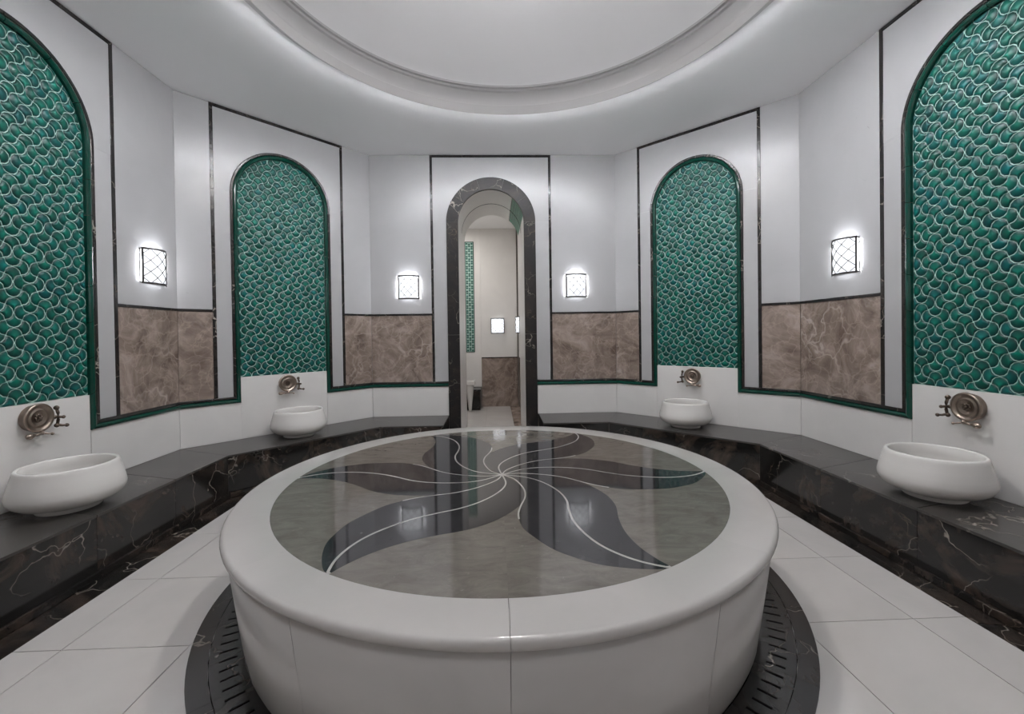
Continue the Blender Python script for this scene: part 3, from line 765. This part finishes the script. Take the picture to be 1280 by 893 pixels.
# petal surface: strip between its two edges
def resample(l, n):
    acc = [0]
    for i in range(len(l)-1): acc.append(acc[-1]+math.dist(l[i], l[i+1]))
    out = []
    for k in range(n+1):
        s = acc[-1]*k/n
        for i in range(len(acc)-1):
            if s <= acc[i+1]+1e-9:
                t = (s-acc[i])/max(1e-9, acc[i+1]-acc[i]); out.append((l[i][0]*(1-t)+l[i+1][0]*t, l[i][1]*(1-t)+l[i+1][1]*t)); break
    return out
poly = LO+UP[-2:0:-1]
pme = mesh('petal', *prism_xy(poly, ZS-0.02, ZS+0.0002), 'petal')
vme = mesh('petal_vein', *flat_ribbon(MID, 0.0042, 0.005, ZS-0.01, ZS+0.0006), 'inlay_line')
nl = int(len(LO)*0.42)
eme = mesh('petal_edge_line', *flat_ribbon(LO[:nl], 0.004, 0.0035, ZS-0.01, ZS+0.0005), 'inlay_line')
for k in range(6):
    obj('petal', pme, hs, (0, 0, 0), PI/3*k)
    obj('petal_vein', vme, hs, (0, 0, 0), PI/3*k)
    obj('petal_edge_line', eme, hs, (0, 0, 0), PI/3*k)
obj('centre_disc', mesh('centre_disc', *prism_xy([(0.012*math.cos(2*PI*i/16), 0.012*math.sin(2*PI*i/16)) for i in range(16)], ZS-0.01, ZS+0.0008), 'inlay_line'), hs)

# ------------------------------------------------------------------ drain ring round the slab
dn = thing('floor_drain', 'black marble drain ring with radial slots around the round slab', 'drain', (RCX+0.008, RCY, 0))
NS = 18
def ring_xy(r0, r1, a0, a1, n): return [(r1*math.cos(a0+(a1-a0)*i/n), r1*math.sin(a0+(a1-a0)*i/n)) for i in range(n+1)]+[(r0*math.cos(a1+(a0-a1)*i/n), r0*math.sin(a1+(a0-a1)*i/n)) for i in range(n+1)]
rme = mesh('ring_slab', *prism_xy(ring_xy(1.3385, 1.407, 0.0006, PI/9-0.0006, 8), 0.0003, 0.0065), 'nero_ring')
cme = mesh('channel', *lathe([(1.19, 0.0004), (1.3384, 0.0004), (1.3384, 0.0012), (1.19, 0.0012), (1.19, 0.0004)], 72), 'void')
obj('channel', cme, dn)
per = 8; da = (PI/9)/per; gap = 0.011/1.27
parts = [prism_xy(ring_xy(1.304, 1.336, 0.0006, PI/9-0.0006, 8), 0.0013, 0.0065), prism_xy(ring_xy(1.206, 1.243, 0.0006, PI/9-0.0006, 8), 0.0013, 0.0065)]
for k in range(per+1):
    a0 = 0.0006 if k == 0 else (k-0.5)*da+gap/2
    a1 = PI/9-0.0006 if k == per else (k+0.5)*da-gap/2
    parts.append(prism_xy(ring_xy(1.243, 1.304, a0, a1, 2), 0.0013, 0.0065))
gme = mesh('drain_grate', *join(*parts), 'nero_ring')
for k in range(NS):
    obj('ring_slab', rme, dn, (0, 0, 0), 2*PI*k/NS)
    obj('drain_grate', gme, dn, (0, 0, 0), 2*PI*k/NS)

# ------------------------------------------------------------------ wash basins
def prof_bowl():
    o = [(0.120, 0.022), (0.150, 0.026), (0.195, 0.040), (0.226, 0.062), (0.241, 0.088), (0.243, 0.108), (0.237, 0.140), (0.226, 0.180), (0.214, 0.222), (0.211, 0.236), (0.205, 0.243), (0.196, 0.243), (0.190, 0.236)]
    i = [(0.196, 0.19), (0.200, 0.14), (0.190, 0.10), (0.15, 0.075), (0.08, 0.064), (0.0005, 0.06)]
    return [(0.0005, 0.022)]+o+i
bowl_me = mesh('bowl', *lathe(prof_bowl(), 64), 'basin', True)
foot_me = mesh('foot', *lathe([(0.0005, 0.0), (0.132, 0.0), (0.136, 0.004), (0.134, 0.020), (0.128, 0.0235), (0.0005, 0.0235)], 64), 'basin', True); foot_me.set_sharp_from_angle(angle=0.6)
def wall_point(w, s, n, z):
    a = w.rotation_euler.z; return (w.location.x+math.cos(a)*s+math.sin(a)*n, w.location.y+math.sin(a)*s-math.cos(a)*n, z)
LBa = 'white marble basin under the wide tile panel, %s side of the doorway'
LBb = 'white marble basin under the narrow tile panel, %s side of the doorway'
for w, s, n, lb, g in ((WL, 3.796-2.535, 0.275, LBa % SIDE[0], 'basins at the side walls'), (WR, 2.70-1.2834, 0.275, LBa % SIDE[1], 'basins at the side walls'), (WBL, scL, 0.262, LBb % SIDE[0], 'basins at the angled walls'), (WBR, scR, 0.262, LBb % SIDE[1], 'basins at the angled walls')):
    t = thing('wash_basin', lb, 'basin', wall_point(w, s, n, Z_BENCH), w.rotation_euler.z, g)
    obj('bowl', bowl_me, t); obj('foot', foot_me, t)

# ------------------------------------------------------------------ bronze taps
def tap_meshes(mi):
    D = {}
    D['backplate'] = mesh('backplate', *lathe([(0.0005, 0.0), (0.070, 0.0), (0.074, 0.006), (0.072, 0.030), (0.080, 0.036), (0.083, 0.043), (0.080, 0.050), (0.073, 0.052), (0.066, 0.046), (0.060, 0.040), (0.050, 0.041), (0.046, 0.046), (0.041, 0.044), (0.030, 0.038), (0.0005, 0.036)], 40, axis='y'), 'bronze', True)
    pts = []
    for k in range(8):
        a = 2*PI*k/8
        pts.append(ball((0.016*math.cos(a), -0.041, 0.016*math.sin(a)), 0.0075, 8, 1, 0.7, 1))
    pts.append(ball((0, -0.044, 0), 0.008, 10))
    D['rosette'] = mesh('rosette', *join(*pts), 'bronze_dark', True)
    # lever at the bottom ending in a pear-shaped knob
    h = tube([(mi*0.010, -0.045, -0.078), (mi*-0.010, -0.062, -0.088), (mi*-0.035, -0.068, -0.089), (mi*-0.050, -0.070, -0.089)], [0.008, 0.008, 0.007, 0.006])
    kn = tube([(mi*-0.046, -0.07, -0.089), (mi*-0.060, -0.071, -0.089), (mi*-0.078, -0.072, -0.090), (mi*-0.092, -0.072, -0.090), (mi*-0.099, -0.072, -0.090)], [0.006, 0.010, 0.0165, 0.014, 0.004], 12)
    arm = tube([(0.0, -0.055, -0.086), (mi*0.020, -0.068, -0.094), (mi*0.036, -0.074, -0.098)], [0.006, 0.005, 0.004])
    D['lever'] = mesh('lever', *join(h, kn, arm, ball((mi*0.040, -0.075, -0.099), 0.0085), ball((mi*0.0, -0.058, -0.086), 0.012)), 'bronze', True)
    # cross valve at the side
    st = tube([(mi*0.068, -0.03, -0.012), (mi*0.092, -0.040, -0.012), (mi*0.104, -0.046, -0.012)], [0.014, 0.011, 0.008], 10)
    bars = [tube([(mi*0.098, -0.044, 0.036), (mi*0.104, -0.046, 0.01), (mi*0.104, -0.046, -0.03), (mi*0.100, -0.044, -0.060)], [0.0075, 0.0085, 0.0085, 0.0075]),
            tube([(mi*0.100, -0.020, -0.012), (mi*0.106, -0.07, -0.014)], 0.0075),
            tube([(mi*0.100, -0.044, -0.058), (mi*0.118, -0.055, -0.066), (mi*0.136, -0.060, -0.068)], [0.008, 0.007, 0.006])]
    bl = [ball((mi*0.097, -0.044, 0.042), 0.014), ball((mi*0.140, -0.061, -0.069), 0.011), ball((mi*0.107, -0.074, -0.014), 0.010), ball((mi*0.098, -0.043, -0.062), 0.013)]
    D['cross_handle'] = mesh('cross_handle', *join(st, *bars, *bl), 'bronze_dark', True)
    return D
TL, TR = tap_meshes(1), tap_meshes(-1)
LTa = 'round bronze tap under the wide tile panel, %s side of the doorway'
LTb = 'round bronze tap under the narrow tile panel, %s side of the doorway'
for w, s, z, D, lb, g in ((WL, 3.796-2.453, 0.815, TL, LTa % SIDE[0], 'taps at the side walls'), (WR, 2.655-1.2834, 0.808, TR, LTa % SIDE[1], 'taps at the side walls'),
                       (WBL, math.dist(SL, BL)-0.941, 0.810, TL, LTb % SIDE[0], 'taps at the angled walls'), (WBR, 0.883, 0.805, TR, LTb % SIDE[1], 'taps at the angled walls')):
    t = thing('wall_tap', lb, 'tap', wall_point(w, s, -0.0035, z), w.rotation_euler.z, g)
    for k, me in D.items(): obj(k, me, t)

# ------------------------------------------------------------------ wall sconces
SW, SH, SD = 0.118, 0.130, 0.085      # half width, half height, depth
def bow(x, off=0.0):                  # front curve of the lamp
    return -(SD-off)*math.cos(x/SW*PI/2*0.80)-0.004 + (SD*math.cos(PI/2*0.80)) * 0.35
def bow_strip(z0, z1, th, off, n=14, half=SW):
    v, f = [], []
    for i in range(n+1):
        x = -half+2*half*i/n; y = bow(x*SW/half, off)
        v += [(x, y, z0), (x, y+th, z0), (x, y+th, z1), (x, y, z1)]
    for i in range(n):
        for k in range(4): f.append((4*i+k, 4*i+(k+1) % 4, 4*i+4+(k+1) % 4, 4*i+4+k))
    f += [(3, 2, 1, 0), (4*n, 4*n+1, 4*n+2, 4*n+3)]
    return v, f
ye = bow(SW)
SM = {}
SM['backplate'] = (mesh('backplate', *box(-SW, SW, -0.006, -0.0005, -SH, SH), 'lamp_metal'), None)
SM['rim'] = (mesh('rim', *bow_strip(-0.006, 0.006, 0.006, 0.0), 'lamp_metal'), None)
SM['side_bar'] = (mesh('side_bar', *box(-0.006, 0.006, ye-0.002, -0.013, -SH, SH), 'lamp_metal'), None)
SM['slit'] = (mesh('side_glass', *box(-0.001, 0.001, -0.0125, -0.0065, -SH+0.012, SH-0.012), 'lamp_slit'), None)  # glow strip added to spill light sideways onto the wall
SM['glass'] = (mesh('glass', *bow_strip(-SH+0.008, SH-0.008, 0.004, 0.006, 14, SW-0.007), 'lamp', True), None)
lamp_plate = []
for i in range(15):
    x = -(SW-0.012)+2*(SW-0.012)*i/14; lamp_plate.append((x, bow(x, 0.016)))
pl = [(lamp_plate[0][0], -0.012)]+lamp_plate+[(lamp_plate[-1][0], -0.012)]
SM['light_up'] = (mesh('light_plate', *prism_xy(pl, -0.001, 0.001), 'lamp_up'), None)
SM['light_down'] = (mesh('light_plate', *prism_xy(pl, -0.001, 0.001), 'lamp_down'), None)
BARS = []
cell = 2*SW/3.0
def lattice_bar(x0, z0, x1, z1):
    n = 8; p = []
    for i in range(n+1):
        x = x0+(x1-x0)*i/n; p.append((x, bow(x)+0.001, z0+(z1-z0)*i/n))
    return tube(p, 0.0027, 5)
zt_, xt_ = SH-0.008, SW-0.006
for sg in (1, -1):
    for c_ in (-2.5, -1.5, -0.5, 0.5, 1.5, 2.5):
        # line x = sg*z*(cell/ (2*SH/3)) + c_*cell, clipped to the glass
        k = SW/SH; pts = []
        for z in [(-zt_)+2*zt_*i/200 for i in range(201)]:
            x = sg*z*k+c_*cell
            if abs(x) <= xt_: pts.append((x, z))
        if len(pts) > 8: BARS.append(mesh('lattice_bar', *lattice_bar(pts[0][0], pts[0][1], pts[-1][0], pts[-1][1]), 'lamp_metal', True))
def sconce(w, s, z, label, group=None, detail=True, bright=True):
    t = thing('wall_sconce', label, 'wall lamp', wall_point(w, s, 0.0, z), w.rotation_euler.z, group)
    obj('backplate', SM['backplate'][0], t)
    for zz in (SH, -SH): obj('rim', SM['rim'][0], t, (0, 0, zz))
    for xx in (SW-0.006, -SW+0.006): obj('side_bar', SM['side_bar'][0], t, (xx, 0, 0))
    obj('glass', SM['glass'][0], t)
    if bright:
     for xx in (SW-0.004, -SW+0.004): obj('side_glass', SM['slit'][0], t, (xx, 0, 0))
    if bright: obj('light_plate', SM['light_up'][0], t, (0, 0, SH-0.018)); obj('light_plate', SM['light_down'][0], t, (0, 0, -SH+0.018))
    if detail:
        for b in BARS: obj('lattice_bar', b, t)
    return t
ZL = 0.562+EYE
La = 'lit lattice sconce next to the doorway, on its %s side'
Lb = 'lit lattice sconce between two tile panels, %s side of the doorway'
sconce(WB, ox-0.930, ZL, La % SIDE[0], 'sconces beside the doorway'); sconce(WB, ox+0.998, ZL, La % SIDE[1], 'sconces beside the doorway')
sconce(WL, 3.796-1.562, ZL, Lb % SIDE[0], 'sconces on the side walls'); sconce(WR, 1.785-1.2834, ZL, Lb % SIDE[1], 'sconces on the side walls')
Ld = 'lit lattice sconce on the side wall at its end by the entrance wall'
sconce(WL, 3.796-3.49, ZL, Ld, 'sconces near the entrance wall'); sconce(WR, 3.70-1.2834, ZL, Ld, 'sconces near the entrance wall')  # extra pair out of view, added for more light
WF = bpy.data.objects['wall_front']
Lc = 'lit lattice wall sconce on the entrance wall opposite the doorway'
sconce(WF, 0.5, ZL, Lc, 'sconces on the entrance wall'); sconce(WF, 2.35, ZL, Lc, 'sconces on the entrance wall')  # second extra pair behind the camera, also added to light the room
sconce(wf, 0.099, 0.165+EYE, 'lit lattice wall sconce seen through the doorway', bright=False)
t = sconce(wf, 0, 0.165+EYE, 'lit wall sconce edge-on in the room beyond the doorway', bright=False)
t.location = (0.465, 2.05, 0.165+EYE); t.rotation_euler = (0, 0, -PI/2)
